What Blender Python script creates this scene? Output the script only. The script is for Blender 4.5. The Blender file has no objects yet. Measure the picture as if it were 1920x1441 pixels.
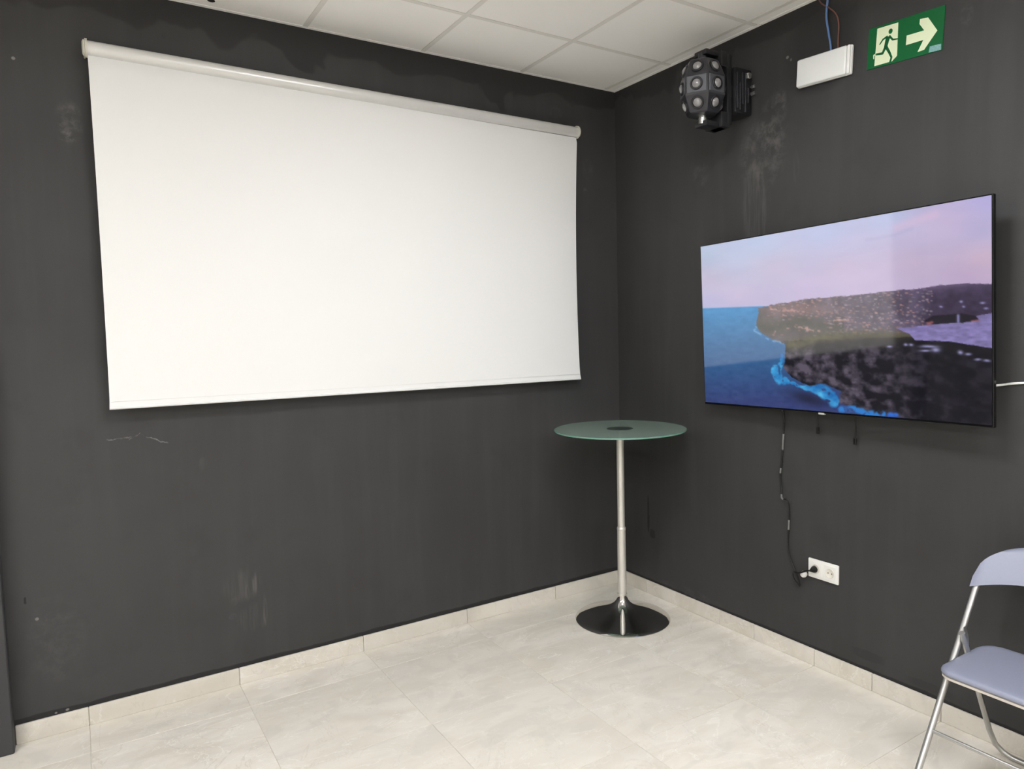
import bpy, bmesh, math, random
import numpy as np
from mathutils import Vector, Matrix

random.seed(7)
rng = np.random.default_rng(11)
scene = bpy.context.scene
COL = scene.collection

# ------------------------------------------------------------------ camera, world, light, exposure
FPX, CAM = 1342.66, Vector((-2.8911, -3.5357, 1.6322))
YAW, PITCH, ROLL = 0.99305, -0.07350, -0.02255
fw = Vector((math.cos(PITCH) * math.cos(YAW), math.cos(PITCH) * math.sin(YAW), math.sin(PITCH)))
rt = fw.cross(Vector((0, 0, 1))).normalized()
up = rt.cross(fw)
rt2 = math.cos(ROLL) * rt + math.sin(ROLL) * up
up2 = -math.sin(ROLL) * rt + math.cos(ROLL) * up
cd = bpy.data.cameras.new('camera')
cam = bpy.data.objects.new('camera', cd)
COL.objects.link(cam)
cd.sensor_width = 36.0
cd.lens = FPX / 1920 * 36.0
cd.shift_x = -55.68 / 1920
cd.shift_y = -2.58 / 1920
cd.clip_start = 0.02
m = Matrix((rt2, up2, -fw)).transposed().to_4x4()
m.translation = CAM
cam.matrix_world = m
scene.camera = cam

world = bpy.data.worlds.new('world')
scene.world = world
world.use_nodes = True
world.node_tree.nodes['Background'].inputs[0].default_value = (0.5, 0.5, 0.5, 1)
world.node_tree.nodes['Background'].inputs[1].default_value = 0.02

PANEL_STRENGTH = 40.5
PANEL_COLOR = (0.975, 0.985, 1.02)
TV_GAIN = 1.0
scene.view_settings.view_transform = 'Standard'
scene.view_settings.look = 'None'
scene.view_settings.gamma = 1.0
scene.view_settings.use_curve_mapping = False
scene.view_settings.exposure = 0.0

H = 3.085           # ceiling height
XL, YB = -6.25, -6.45   # far ends of the room behind the camera

# ------------------------------------------------------------------ helpers
def lin(c):
    c = c / 255.0
    return c / 12.92 if c <= 0.04045 else ((c + 0.055) / 1.055) ** 2.4
def rgb(r, g, b):
    return (lin(r), lin(g), lin(b), 1.0)

def new_obj(name, me, mat=None, parent=None):
    o = bpy.data.objects.new(name, me)
    COL.objects.link(o)
    if mat is not None and me is not None and len(me.materials) == 0:
        me.materials.append(mat)
    if parent is not None:
        o.parent = parent
    return o
def mesh_from(name, bm, smooth=False, auto=None):
    me = bpy.data.meshes.new(name)
    bmesh.ops.recalc_face_normals(bm, faces=bm.faces)
    bm.to_mesh(me)
    bm.free()
    if smooth:
        for p in me.polygons:
            p.use_smooth = True
        if auto is not None:
            me.set_sharp_from_angle(angle=math.radians(auto))
    return me
def obj(name, bm, mat, parent=None, smooth=False, auto=None):
    return new_obj(name, mesh_from(name, bm, smooth, auto), mat, parent)
def empty(name, loc=(0, 0, 0), rot=None, mat4=None):
    o = bpy.data.objects.new(name, None)
    COL.objects.link(o)
    o.empty_display_size = 0.05
    o.location = loc
    if rot:
        o.rotation_euler = rot
    if mat4 is not None:
        o.matrix_world = mat4
    return o
def tag(o, label, cat, group=None):
    o['label'] = label
    o['category'] = cat
    if group:
        o['group'] = group
    return o
def struct(o):
    o['kind'] = 'structure'
    return o

def box(bm, x0, x1, y0, y1, z0, z1, bev=0.0, seg=2):
    n0 = len(bm.verts)
    r = bmesh.ops.create_cube(bm, size=1.0)
    vs = r['verts']
    for v in vs:
        v.co.x = x0 + (v.co.x + .5) * (x1 - x0)
        v.co.y = y0 + (v.co.y + .5) * (y1 - y0)
        v.co.z = z0 + (v.co.z + .5) * (z1 - z0)
    if bev > 0:
        es = list({e for v in vs for e in v.link_edges})
        bmesh.ops.bevel(bm, geom=es, offset=bev, segments=seg, profile=0.5, affect='EDGES')
    return bm
def boxbm(*a, **k):
    return box(bmesh.new(), *a, **k)
def frame_from(d):
    d = d.normalized()
    a = Vector((0, 0, 1)) if abs(d.z) < 0.9 else Vector((1, 0, 0))
    u = d.cross(a).normalized()
    return u, d.cross(u).normalized()
def tube(bm, pts, r, n=12, cap=True):
    pts = [Vector(p) for p in pts]
    rs = r if isinstance(r, (list, tuple)) else [r] * len(pts)
    rings = []
    u = None
    for i, p in enumerate(pts):
        if i == 0: d = pts[1] - p
        elif i == len(pts) - 1: d = p - pts[i - 1]
        else: d = (pts[i + 1] - p).normalized() + (p - pts[i - 1]).normalized()
        d = d.normalized()
        if u is None: u, w = frame_from(d)
        else:
            u = (u - d * u.dot(d)).normalized()
        w = d.cross(u)
        rings.append([bm.verts.new(p + rs[i] * (math.cos(2 * math.pi * k / n) * u + math.sin(2 * math.pi * k / n) * w)) for k in range(n)])
    for a, b in zip(rings[:-1], rings[1:]):
        for k in range(n):
            bm.faces.new((a[k], a[(k + 1) % n], b[(k + 1) % n], b[k]))
    if cap:
        bm.faces.new(rings[0][::-1]); bm.faces.new(rings[-1])
    return bm
def smooth_path(pts, k=6):
    P = [Vector(p) for p in pts]
    P = [P[0] * 2 - P[1]] + P + [P[-1] * 2 - P[-2]]
    out = []
    for i in range(1, len(P) - 2):
        for j in range(k):
            t = j / k
            a, b, c, d = P[i - 1], P[i], P[i + 1], P[i + 2]
            out.append(0.5 * ((2 * b) + (c - a) * t + (2 * a - 5 * b + 4 * c - d) * t * t + (3 * b - a - 3 * c + d) * t ** 3))
    out.append(P[-2])
    return out
def lathe(bm, prof, n=48, center=(0, 0), axis='z', origin=(0, 0, 0)):
    # prof: [(r, h)], revolved about an axis through origin
    O = Vector(origin)
    rings = []
    for r, h in prof:
        ring = []
        if r < 1e-6:
            p = {'z': (0, 0, h), 'x': (h, 0, 0), 'y': (0, h, 0)}[axis]
            ring = [bm.verts.new(O + Vector(p))]
        else:
            for k in range(n):
                a = 2 * math.pi * k / n
                c, s = r * math.cos(a), r * math.sin(a)
                p = {'z': (c, s, h), 'x': (h, c, s), 'y': (s, h, c)}[axis]
                ring.append(bm.verts.new(O + Vector(p)))
        rings.append(ring)
    for a, b in zip(rings[:-1], rings[1:]):
        if len(a) == 1 and len(b) == 1: continue
        for k in range(n):
            k2 = (k + 1) % n
            if len(a) == 1: bm.faces.new((a[0], b[k2], b[k]))
            elif len(b) == 1: bm.faces.new((a[k], a[k2], b[0]))
            else: bm.faces.new((a[k], a[k2], b[k2], b[k]))
    return bm
def prism(bm, poly, h0, h1, plane='xy'):
    # extrude a 2D polygon between h0 and h1 along the third axis
    def P(a, b, h):
        return {'xy': (a, b, h), 'yz': (h, a, b), 'xz': (a, h, b)}[plane]
    lo = [bm.verts.new(P(a, b, h0)) for a, b in poly]
    hi = [bm.verts.new(P(a, b, h1)) for a, b in poly]
    n = len(poly)
    bm.faces.new(lo[::-1]); bm.faces.new(hi)
    for i in range(n):
        j = (i + 1) % n
        bm.faces.new((lo[i], lo[j], hi[j], hi[i]))
    return bm

# ------------------------------------------------------------------ material helpers
class NT:
    def __init__(s, name):
        s.m = bpy.data.materials.new(name)
        s.m.use_nodes = True
        s.t = s.m.node_tree
        s.b = s.t.nodes['Principled BSDF']
    def n(s, typ, **kw):
        nd = s.t.nodes.new(typ)
        for k, v in kw.items():
            if k.startswith('i_'): nd.inputs[k[2:].replace('_', ' ')].default_value = v
            else: setattr(nd, k, v)
        return nd
    def l(s, a, b): s.t.links.new(a, b)
    def sock(s, x, inp):
        if isinstance(x, (int, float)): inp.default_value = x
        else: s.l(x, inp)
    def math(s, op, a, b=None, c=None, clamp=False):
        nd = s.n('ShaderNodeMath', operation=op, use_clamp=clamp)
        s.sock(a, nd.inputs[0])
        if b is not None: s.sock(b, nd.inputs[1])
        if c is not None: s.sock(c, nd.inputs[2])
        return nd.outputs[0]
    def step(s, v, a, b):
        nd = s.n('ShaderNodeMapRange', interpolation_type='SMOOTHSTEP')
        s.l(v, nd.inputs[0]); nd.inputs[1].default_value = a; nd.inputs[2].default_value = b
        return nd.outputs[0]
    def mix(s, f, a, b):
        nd = s.n('ShaderNodeMix', data_type='RGBA')
        s.sock(f, nd.inputs[0])
        for x, i in ((a, 6), (b, 7)):
            if isinstance(x, tuple): nd.inputs[i].default_value = x
            else: s.l(x, nd.inputs[i])
        return nd.outputs[2]
    def noise(s, vec, scale, detail=2.0, rough=0.5, dist=0.0):
        nd = s.n('ShaderNodeTexNoise'); s.l(vec, nd.inputs['Vector'])
        nd.inputs['Scale'].default_value = scale; nd.inputs['Detail'].default_value = detail
        nd.inputs['Roughness'].default_value = rough; nd.inputs['Distortion'].default_value = dist
        return nd.outputs['Fac']
    def mapping(s, vec, loc=(0, 0, 0), rot=(0, 0, 0), sc=(1, 1, 1)):
        nd = s.n('ShaderNodeMapping'); s.l(vec, nd.inputs[0])
        nd.inputs[1].default_value = loc; nd.inputs[2].default_value = rot; nd.inputs[3].default_value = sc
        return nd.outputs[0]
    def bump(s, h, strength=0.2, dist=0.002):
        nd = s.n('ShaderNodeBump'); s.l(h, nd.inputs['Height'])
        nd.inputs['Strength'].default_value = strength; nd.inputs['Distance'].default_value = dist
        s.l(nd.outputs[0], s.b.inputs['Normal'])

def simple(name, col, rough=0.5, metal=0.0, spec=0.5, noise_amt=0.06, scale=40.0, bump=0.0, **kw):
    t = NT(name)
    co = t.n('ShaderNodeTexCoord').outputs['Object']
    f = t.noise(co, scale, 3.0)
    dark = tuple(c * (1 - noise_amt) for c in col[:3]) + (1,)
    lite = tuple(min(1, c * (1 + noise_amt)) for c in col[:3]) + (1,)
    t.l(t.mix(f, dark, lite), t.b.inputs['Base Color'])
    t.b.inputs['Roughness'].default_value = rough
    t.b.inputs['Metallic'].default_value = metal
    t.b.inputs['Specular IOR Level'].default_value = spec
    for k, v in kw.items():
        t.b.inputs[k.replace('_', ' ')].default_value = v
    if bump: t.bump(f, bump)
    return t.m

# ---- painted walls: charcoal emulsion, darker cut-in bands, scuffs of bare filler and dust
def wall_mat(name, horiz, marks, band_at, foot, tone=1.0, scratches=(), chips_and_shade=()):
    """horiz: axis along the wall ('X' or 'Y'); marks: (u, z, half-u, half-z, strength, streak)"""
    t = NT(name)
    geo = t.n('ShaderNodeNewGeometry').outputs['Position']
    sep = t.n('ShaderNodeSeparateXYZ'); t.l(geo, sep.inputs[0])
    U, Z = sep.outputs[horiz], sep.outputs['Z']
    big = t.noise(geo, 0.9, 3.0, 0.55)
    mid = t.noise(geo, 5.0, 4.0, 0.6)
    fine = t.noise(geo, 180.0, 2.0, 0.6)
    comp = t.n('ShaderNodeCombineXYZ')
    t.l(t.math('MULTIPLY', U, 3.2), comp.inputs[0]); t.l(t.math('MULTIPLY', Z, 0.22), comp.inputs[1])
    streak = t.noise(comp.outputs[0], 3.0, 3.0, 0.6)
    k_ = tone
    c = t.mix(t.step(big, .3, .7), rgb(62*k_, 61*k_, 61*k_), rgb(70*k_, 70*k_, 70*k_))
    c = t.mix(t.math('MULTIPLY', t.step(streak, .42, .72), 0.36), c, rgb(75*k_, 75*k_, 75*k_))
    c = t.mix(t.math('MULTIPLY', t.step(mid, .52, .75), 0.35), c, rgb(59*k_, 57*k_, 57*k_))
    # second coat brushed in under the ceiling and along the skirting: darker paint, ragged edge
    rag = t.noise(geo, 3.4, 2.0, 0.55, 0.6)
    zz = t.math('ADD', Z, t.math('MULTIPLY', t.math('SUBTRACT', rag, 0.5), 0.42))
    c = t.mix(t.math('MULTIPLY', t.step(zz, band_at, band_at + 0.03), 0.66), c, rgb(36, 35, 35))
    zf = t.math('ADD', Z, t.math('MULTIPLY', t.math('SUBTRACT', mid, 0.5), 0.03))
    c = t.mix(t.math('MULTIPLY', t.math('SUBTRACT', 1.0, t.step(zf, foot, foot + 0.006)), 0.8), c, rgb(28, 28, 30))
    dust = t.noise(geo, 16.0, 4.0, 0.7)
    comp2 = t.n('ShaderNodeCombineXYZ')
    t.l(t.math('MULTIPLY', U, 26.0), comp2.inputs[0]); t.l(t.math('MULTIPLY', Z, 2.2), comp2.inputs[1])
    drip = t.noise(comp2.outputs[0], 1.6, 3.0, 0.6)
    for (u, z, hu, hz, st, sk) in marks:
        du = t.math('DIVIDE', t.math('SUBTRACT', U, u), hu)
        dz = t.math('DIVIDE', t.math('SUBTRACT', Z, z), hz)
        d = t.math('ADD', t.math('MULTIPLY', du, du), t.math('MULTIPLY', dz, dz))
        fall = t.math('SUBTRACT', 1.0, t.step(d, 0.25, 1.0))
        grain = t.step(drip if sk else dust, 0.40, 0.68) if hu > 0.012 else None
        f = t.math('MULTIPLY', fall, st * (0.42 if hu > .012 else 0.8))
        if grain is not None: f = t.math('MULTIPLY', f, grain)
        c = t.mix(f, c, rgb(150, 148, 143))
    wob = t.math('MULTIPLY', t.math('SUBTRACT', t.noise(geo, 38.0, 3.0, 0.6), 0.5), 0.03)
    for (u, z, L_, slope, w) in scratches:
        du = t.math('SUBTRACT', U, u)
        line = t.math('SUBTRACT', t.math('SUBTRACT', Z, z), t.math('ADD', t.math('MULTIPLY', du, slope), wob))
        f = t.math('MULTIPLY', t.math('SUBTRACT', 1.0, t.step(t.math('ABSOLUTE', line), w * .5, w * 1.6)), t.math('SUBTRACT', 1.0, t.step(t.math('ABSOLUTE', du), L_ * .8, L_)))
        c = t.mix(t.math('MULTIPLY', f, t.math('MULTIPLY', t.step(dust, .35, .6), .55)), c, rgb(140, 138, 134))
    for (u, z, hu, hz, st) in chips_and_shade:
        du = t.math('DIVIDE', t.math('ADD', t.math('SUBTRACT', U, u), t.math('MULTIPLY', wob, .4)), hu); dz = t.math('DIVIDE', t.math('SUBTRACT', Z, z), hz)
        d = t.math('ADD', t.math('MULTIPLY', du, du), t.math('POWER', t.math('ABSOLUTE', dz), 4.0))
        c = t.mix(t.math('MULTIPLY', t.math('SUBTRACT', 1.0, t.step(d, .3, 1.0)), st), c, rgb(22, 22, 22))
    t.l(c, t.b.inputs['Base Color'])
    t.b.inputs['Roughness'].default_value = 0.62
    t.b.inputs['Specular IOR Level'].default_value = 0.35
    hh = t.math('ADD', fine, t.math('MULTIPLY', mid, 2.0))
    t.bump(hh, 0.25, 0.0015)
    return t.m

marks_left = [(-2.85, 2.52, .055, .10, .42, 0), (-2.86, 2.46, .04, .025, .5, 0), (-3.02, 2.74, .008, .008, .8, 0),
              (-2.43, 1.06, .02, .04, .2, 1),
              (-2.29, 0.47, .10, .09, .20, 1), (-2.235, 0.47, .014, .06, .3, 1), (-2.27, 0.43, .013, .05, .25, 1), (-2.195, 0.33, .013, .09, .3, 1), (-2.33, 0.40, .02, .025, .2, 0), (-2.34, 0.33, .02, .02, .2, 0), (-2.25, 0.30, .08, .08, .16, 1),
              (-3.08, .50, .008, .008, .6, 0), (-3.0, .09, .008, .006, .9, 0), (-3.04, .088, .006, .005, .8, 0), (-3.02, .40, .12, .22, .13, 0),
              (-.22, 2.60, .05, .07, .25, 0), (-.45, 2.9, .06, .04, .2, 0), (-.24, 2.47, .02, .02, .35, 0)]
marks_right = [(-1.13, 2.47, .17, .20, .30, 0), (-1.20, 2.60, .10, .16, .26, 0), (-1.09, 2.22, .10, .26, .24, 1),
               (-1.28, 2.885, .010, .009, .9, 0), (-1.30, 2.868, .007, .008, .6, 0), (-1.24, 2.70, .04, .06, .3, 0), (-.72, 2.45, .07, .08, .2, 0),
               (-1.33, 2.37, .02, .09, .25, 1), (-.62, .10, .3, .04, .15, 0), (-1.75, 2.80, .03, .05, .2, 0), (-2.09, 2.78, .03, .05, .25, 0)]
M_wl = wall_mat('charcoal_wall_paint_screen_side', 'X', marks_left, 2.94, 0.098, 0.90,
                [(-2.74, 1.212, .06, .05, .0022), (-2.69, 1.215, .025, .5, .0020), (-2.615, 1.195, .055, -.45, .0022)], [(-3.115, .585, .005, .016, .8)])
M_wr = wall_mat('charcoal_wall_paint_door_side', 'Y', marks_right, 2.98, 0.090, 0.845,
                [(-.86, .74, .006, 20.0, .003)], [(-1.46, 2.86, .22, .20, .45), (-.265, .50, .010, .13, .75), (-.30, .38, .03, .03, .5), (-1.72, .15, .09, .025, .22), (-2.0, .12, .12, .02, .2)])  # first entry: shadow and darker paint around the emergency light, coloured in; rest chips
M_wo = simple('off_white_far_wall_paint', rgb(232, 229, 222), 0.8, noise_amt=.02, scale=6)  # unseen far walls kept pale to bounce light onto the ceiling

# ---- beige stone-look porcelain
def stone_mat(name, k=1.0):
    def rgb(r, g, b, _f=globals()['rgb']): return _f(r * k, g * k, b * k)
    t = NT(name)
    oi = t.n('ShaderNodeObjectInfo')
    geo = t.n('ShaderNodeNewGeometry').outputs['Position']
    off = t.n('ShaderNodeVectorMath', operation='MULTIPLY_ADD')
    cmb = t.n('ShaderNodeCombineXYZ')
    for i in range(3): t.l(oi.outputs['Random'], cmb.inputs[i])
    t.l(cmb.outputs[0], off.inputs[0]); off.inputs[1].default_value = (31.0, 17.0, 9.0); t.l(geo, off.inputs[2])
    v = off.outputs[0]
    rotv = t.mapping(v, rot=(0, 0, 0.6), sc=(1.0, 2.2, 1.6))
    cloud = t.noise(rotv, 2.4, 5.0, 0.6, 0.8)
    cl2 = t.noise(v, 7.0, 5.0, 0.62, 0.5)
    grain = t.noise(v, 140.0, 3.0, 0.6)
    c = t.mix(t.step(cloud, .32, .68), rgb(220, 213, 199), rgb(236, 230, 219))
    c = t.mix(t.math('MULTIPLY', t.step(cl2, .5, .72), 0.55), c, rgb(228, 224, 220))
    c = t.mix(t.math('MULTIPLY', t.step(cl2, .60, .80), 0.35), c, rgb(220, 211, 193))
    # pale and darker veins
    vn = t.noise(rotv, 1.7, 6.0, 0.55, 1.8)
    vv = t.math('ABSOLUTE', t.math('SUBTRACT', vn, 0.5))
    c = t.mix(t.math('MULTIPLY', t.math('SUBTRACT', 1.0, t.step(vv, 0.0, 0.010)), 0.55), c, rgb(248, 245, 238))
    vn2 = t.noise(t.mapping(v, rot=(0, 0, -0.4), sc=(2.0, 1.0, 1.0)), 1.9, 6.0, 0.6, 1.2)
    vv2 = t.math('ABSOLUTE', t.math('SUBTRACT', vn2, 0.46))
    c = t.mix(t.math('MULTIPLY', t.math('SUBTRACT', 1.0, t.step(vv2, 0.0, 0.008)), 0.35), c, rgb(196, 188, 172))
    c = t.mix(t.math('MULTIPLY', t.step(grain, .45, .7), 0.10), c, rgb(205, 199, 186))
    c = t.mix(t.math('MULTIPLY', t.step(oi.outputs['Random'], .2, .9), 0.42), c, rgb(219, 214, 203))
    patch = t.noise(t.mapping(v, rot=(0, 0, 0.5), sc=(1.0, 1.6, 1.0)), 3.6, 3.0, 0.5, 1.2)
    c = t.mix(t.math('MULTIPLY', t.step(patch, .54, .66), 0.38), c, rgb(208, 203, 194))
    t.l(c, t.b.inputs['Base Color'])
    t.b.inputs['Roughness'].default_value = 0.42
    t.b.inputs['Specular IOR Level'].default_value = 0.35
    t.bump(grain, 0.05, 0.001)
    return t.m
M_stone = stone_mat('beige_stone_porcelain')
M_skirt = stone_mat('beige_stone_skirting', 0.95)
M_grout = simple('pale_grout', rgb(218, 211, 199), 0.9, noise_amt=.12, scale=60)
M_ctile = simple('white_mineral_ceiling_tile', rgb(249, 247, 243), 0.95, spec=0.1, noise_amt=.025, scale=220, bump=0.12)
M_tbar = simple('grey_white_ceiling_bar', rgb(230, 227, 221), 0.6, noise_amt=.03)
M_plenum = simple('dark_void_above_ceiling', rgb(60, 60, 58), 0.9)
M_pillar = simple('slate_grey_pilaster_paint', rgb(58, 58, 60), 0.6, noise_amt=.08, scale=12)

# ------------------------------------------------------------------ room shell
M_ink = simple('near_black_gap', rgb(12, 12, 12), 0.9)
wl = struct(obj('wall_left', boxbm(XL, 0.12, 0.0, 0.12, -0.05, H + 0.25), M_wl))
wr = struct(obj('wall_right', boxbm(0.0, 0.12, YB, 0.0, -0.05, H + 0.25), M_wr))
wb = struct(obj('wall_back', boxbm(XL, 0.12, YB - 0.12, YB, -0.05, H + 0.25), M_wo))
we = struct(obj('wall_end', boxbm(XL - 0.12, XL, YB - 0.12, 0.12, -0.05, H + 0.25), M_wo))
# shallow painted pilaster at the far end of the screen wall
pil = struct(obj('wall_pilaster', boxbm(-3.62, -3.180, -0.080, 0.0, 0.0, H, 0.004, 1), M_pillar))

# floor: grout bed + loose tiles
fl = struct(obj('floor', boxbm(XL, 0.0, YB, 0.0, -0.05, -0.0025), M_grout))
gx = [-2.926 + 0.6 * k for k in range(-6, 6)]
gy = [-0.249 - 0.6 * k for k in range(-1, 12)]
xs = sorted([max(XL, min(0, v)) for v in gx] + [XL, 0.0]); xs = [v for i, v in enumerate(xs) if i == 0 or v - xs[i - 1] > 0.02]
ys = sorted([max(YB, min(0, v)) for v in gy] + [YB, 0.0]); ys = [v for i, v in enumerate(ys) if i == 0 or v - ys[i - 1] > 0.02]
cache = {}
def slab(name, w, d, h, bev, mat):
    k = (name, round(w, 3), round(d, 3), round(h, 4))
    if k not in cache:
        me = mesh_from(name, boxbm(-w / 2, w / 2, -d / 2, d / 2, -h, 0, bev, 1))
        me.materials.append(mat)
        cache[k] = me
    return cache[k]
J = 0.0022
for x0, x1 in zip(xs[:-1], xs[1:]):
    for y0, y1 in zip(ys[:-1], ys[1:]):
        o = new_obj('floor_tile', slab('floor_tile', x1 - x0 - J, y1 - y0 - J, 0.010, 0.0008, M_stone), None, fl)
        o.location = ((x0 + x1) / 2, (y0 + y1) / 2, random.uniform(-0.0003, 0.0002))

# skirting: rows of cut tile pieces
HB, TB = 0.080, 0.010
def skirting(name, a_list, horizontal_x):
    if horizontal_x:
        bo = struct(obj(name, boxbm(a_list[0], a_list[-1], -0.004, 0.0, 0.0, HB - 0.004), M_grout))
    else:
        bo = struct(obj(name, boxbm(-0.004, 0.0, a_list[0], a_list[-1], 0.0, HB - 0.004), M_grout))
    for a, b in zip(a_list[:-1], a_list[1:]):
        L = b - a - 0.003
        if horizontal_x: bm = boxbm(-L / 2, L / 2, -TB, 0.0, 0.0005, HB, 0.0012, 1)
        else: bm = boxbm(-TB, 0.0, -L / 2, L / 2, 0.0005, HB, 0.0012, 1)
        key = ('sk', horizontal_x, round(L, 3))
        if key not in cache:
            me = mesh_from('skirting_tile', bm); me.materials.append(M_skirt); cache[key] = me
        else: bm.free()
        o = new_obj('skirting_tile', cache[key], None, bo)
        o.location = ((a + b) / 2, 0, 0) if horizontal_x else (0, (a + b) / 2, 0)
    return bo
skirting('baseboard_left', [-3.179] + [-2.926 + .6 * k for k in range(0, 5)] + [-0.0105], True)
skirting('baseboard_right', [YB] + sorted([-0.249 - .6 * k for k in range(0, 11) if -0.249 - .6 * k > YB + .05] + [-1.087, -1.746]) + [-0.0], False)
skirting('baseboard_end', [XL, -5.82, -5.22, -4.62, -4.02, -3.6205], True)

# ceiling: lay-in tiles on exposed tee bars
ce = struct(obj('ceiling', boxbm(XL, 0.0, YB, 0.0, H + 0.06, H + 0.10), M_plenum))
cx = sorted([-0.085 - 0.6 * k for k in range(0, 11)] + [XL, 0.0]); cx = [v for i, v in enumerate(cx) if i == 0 or v - cx[i - 1] > 0.03]
cy = sorted([-0.51 - 0.6 * k for k in range(0, 11) if -0.51 - .6 * k > YB] + [YB, 0.0]); cy = [v for i, v in enumerate(cy) if i == 0 or v - cy[i - 1] > 0.03]
PANELS = [(-1.585, -2.01), (-1.585, -3.81), (-1.585, -5.61), (-4.585, -2.01), (-4.585, -3.81), (-4.585, -5.61)]
def is_panel(x, y):
    return any(abs(x - a) < .1 and abs(y - b) < .1 for a, b in PANELS)
for x0, x1 in zip(cx[:-1], cx[1:]):
    for y0, y1 in zip(cy[:-1], cy[1:]):
        X, Y = (x0 + x1) / 2, (y0 + y1) / 2
        if is_panel(X, Y): continue
        o = new_obj('ceiling_tile', slab('ceiling_tile', x1 - x0 - .006, y1 - y0 - .006, 0.015, 0.001, M_ctile), None, ce)
        o.location = (X, Y, H + 0.018)
for x in cx[1:-1]:
    o = new_obj('ceiling_bar', slab('ceiling_bar', 0.024, abs(YB), 0.0018, 0, M_tbar), None, ce)
    o.location = (x, YB / 2, H + 0.0020)
for y in cy[1:-1]:
    for x0, x1 in zip(cx[:-1], cx[1:]):
        L = x1 - x0 - 0.024
        o = new_obj('ceiling_bar', slab('ceiling_cross_bar', L, 0.024, 0.0018, 0, M_tbar), None, ce)
        o.location = ((x0 + x1) / 2, y, H + 0.0022)
# angle trims along the two walls in view
o = obj('trim_1', boxbm(-0.022, 0.0, YB, -1.135, H, H + 0.0025), M_ctile); struct(o)
o = obj('trim_2', boxbm(-0.022, 0.0, -1.129, 0.0, H, H + 0.0025), M_ctile); struct(o)
o = obj('trim_3', boxbm(XL, -0.022, -0.020, 0.0, H, H + 0.0025), M_ctile); struct(o)
# hole poked in a tile near the screen wall
hole = obj('ceiling_hole', lathe(bmesh.new(), [(0, 0), (.016, 0), (.014, .002), (0, .002)], 12, origin=(-2.302, -0.082, H + 0.0008)), M_ink, ce)

# ceiling light panels: those after the first pair are unseen, added for bounce
def emission_mat(name, col, strength):
    t = NT(name)
    t.b.inputs['Base Color'].default_value = (0.9, 0.9, 0.88, 1)
    co = t.n('ShaderNodeTexCoord').outputs['Object']
    f = t.noise(co, 3.0, 1.0)
    t.l(t.mix(f, tuple(c * .985 for c in col) + (1,), tuple(col) + (1,)), t.b.inputs['Emission Color'])
    t.b.inputs['Emission Strength'].default_value = strength
    return t.m
M_led = emission_mat('lit_panel_diffuser', PANEL_COLOR, PANEL_STRENGTH)
M_white = simple('white_enamel', rgb(225, 224, 220), 0.35, noise_amt=.02)
pl_labels = ['square ceiling light panel nearest the projection screen', 'square ceiling light panel in the middle of the row opposite the television',
             'added square ceiling fill panel at the back of the row opposite the television', 'added square ceiling fill panel beyond the pilaster beside the screen wall',
             'added square ceiling fill panel in the middle of the far row', 'added square ceiling fill panel in the far back corner']
for (x, y), lb in zip(PANELS, pl_labels):
    p = tag(empty('ceiling_light_panel', (x, y, H + 0.001)), lb, 'ceiling light', 'ceiling light panels')
    bm = bmesh.new()
    for a in (-1, 1):
        box(bm, -.297, .297, a * .287 - .010, a * .287 + .010, 0.0015, 0.012)
        box(bm, a * .287 - .010, a * .287 + .010, -.277, .277, 0.0015, 0.012)
    obj('frame', bm, M_white, p)
    obj('diffuser', boxbm(-.277, .277, -.277, .277, 0.004, 0.010), M_led, p)

# ------------------------------------------------------------------ projection screen
M_fabric = simple('matte_white_screen_fabric', rgb(233, 233, 231), 0.85, spec=0.15, noise_amt=.008, scale=300, bump=0.04)
M_tube = simple('satin_silver_white_tube', rgb(222, 221, 218), 0.32, metal=0.25, noise_amt=.05, scale=8)
M_cap = simple('ivory_plastic', rgb(214, 211, 198), 0.45, noise_amt=.03)
ps = tag(empty('projection_screen', (-1.56, -0.065, 2.80)), 'large white roll-down projection screen hung on the dark wall', 'projection screen')
def PSL(x, y, z): return (x + 1.56, y + 0.065, z - 2.80)
zc = lambda x: 2.8085 + (x + 2.785) * (-0.0195 / 2.464)
bm = tube(bmesh.new(), [PSL(-2.772, -0.050, zc(-2.772)), PSL(-0.338, -0.050, zc(-0.338))], 0.030, 28)
obj('roller_tube', bm, M_tube, ps, True, 50)
for xa, s in ((-2.772, -1), (-0.338, 1)):
    bm = lathe(bmesh.new(), [(0, 0), (.037, 0), (.037, .008 * s), (.031, .010 * s), (.031, .014 * s), (.024, .018 * s), (0, .019 * s)], 28, axis='x',
               origin=PSL(xa, -0.050, zc(xa)))
    c = obj('end_cap', bm, M_cap, ps, True, 40)
    o = obj('wall_bracket', boxbm(*(sorted((PSL(xa + .004 * s, 0, 0)[0], PSL(xa + .012 * s, 0, 0)[0]))), PSL(0, -0.050, 0)[1], PSL(0, -0.0005, 0)[1],
                                  PSL(0, 0, zc(xa) - .028)[2], PSL(0, 0, zc(xa) + .028)[2], .002, 1), M_cap, ps)
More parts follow.
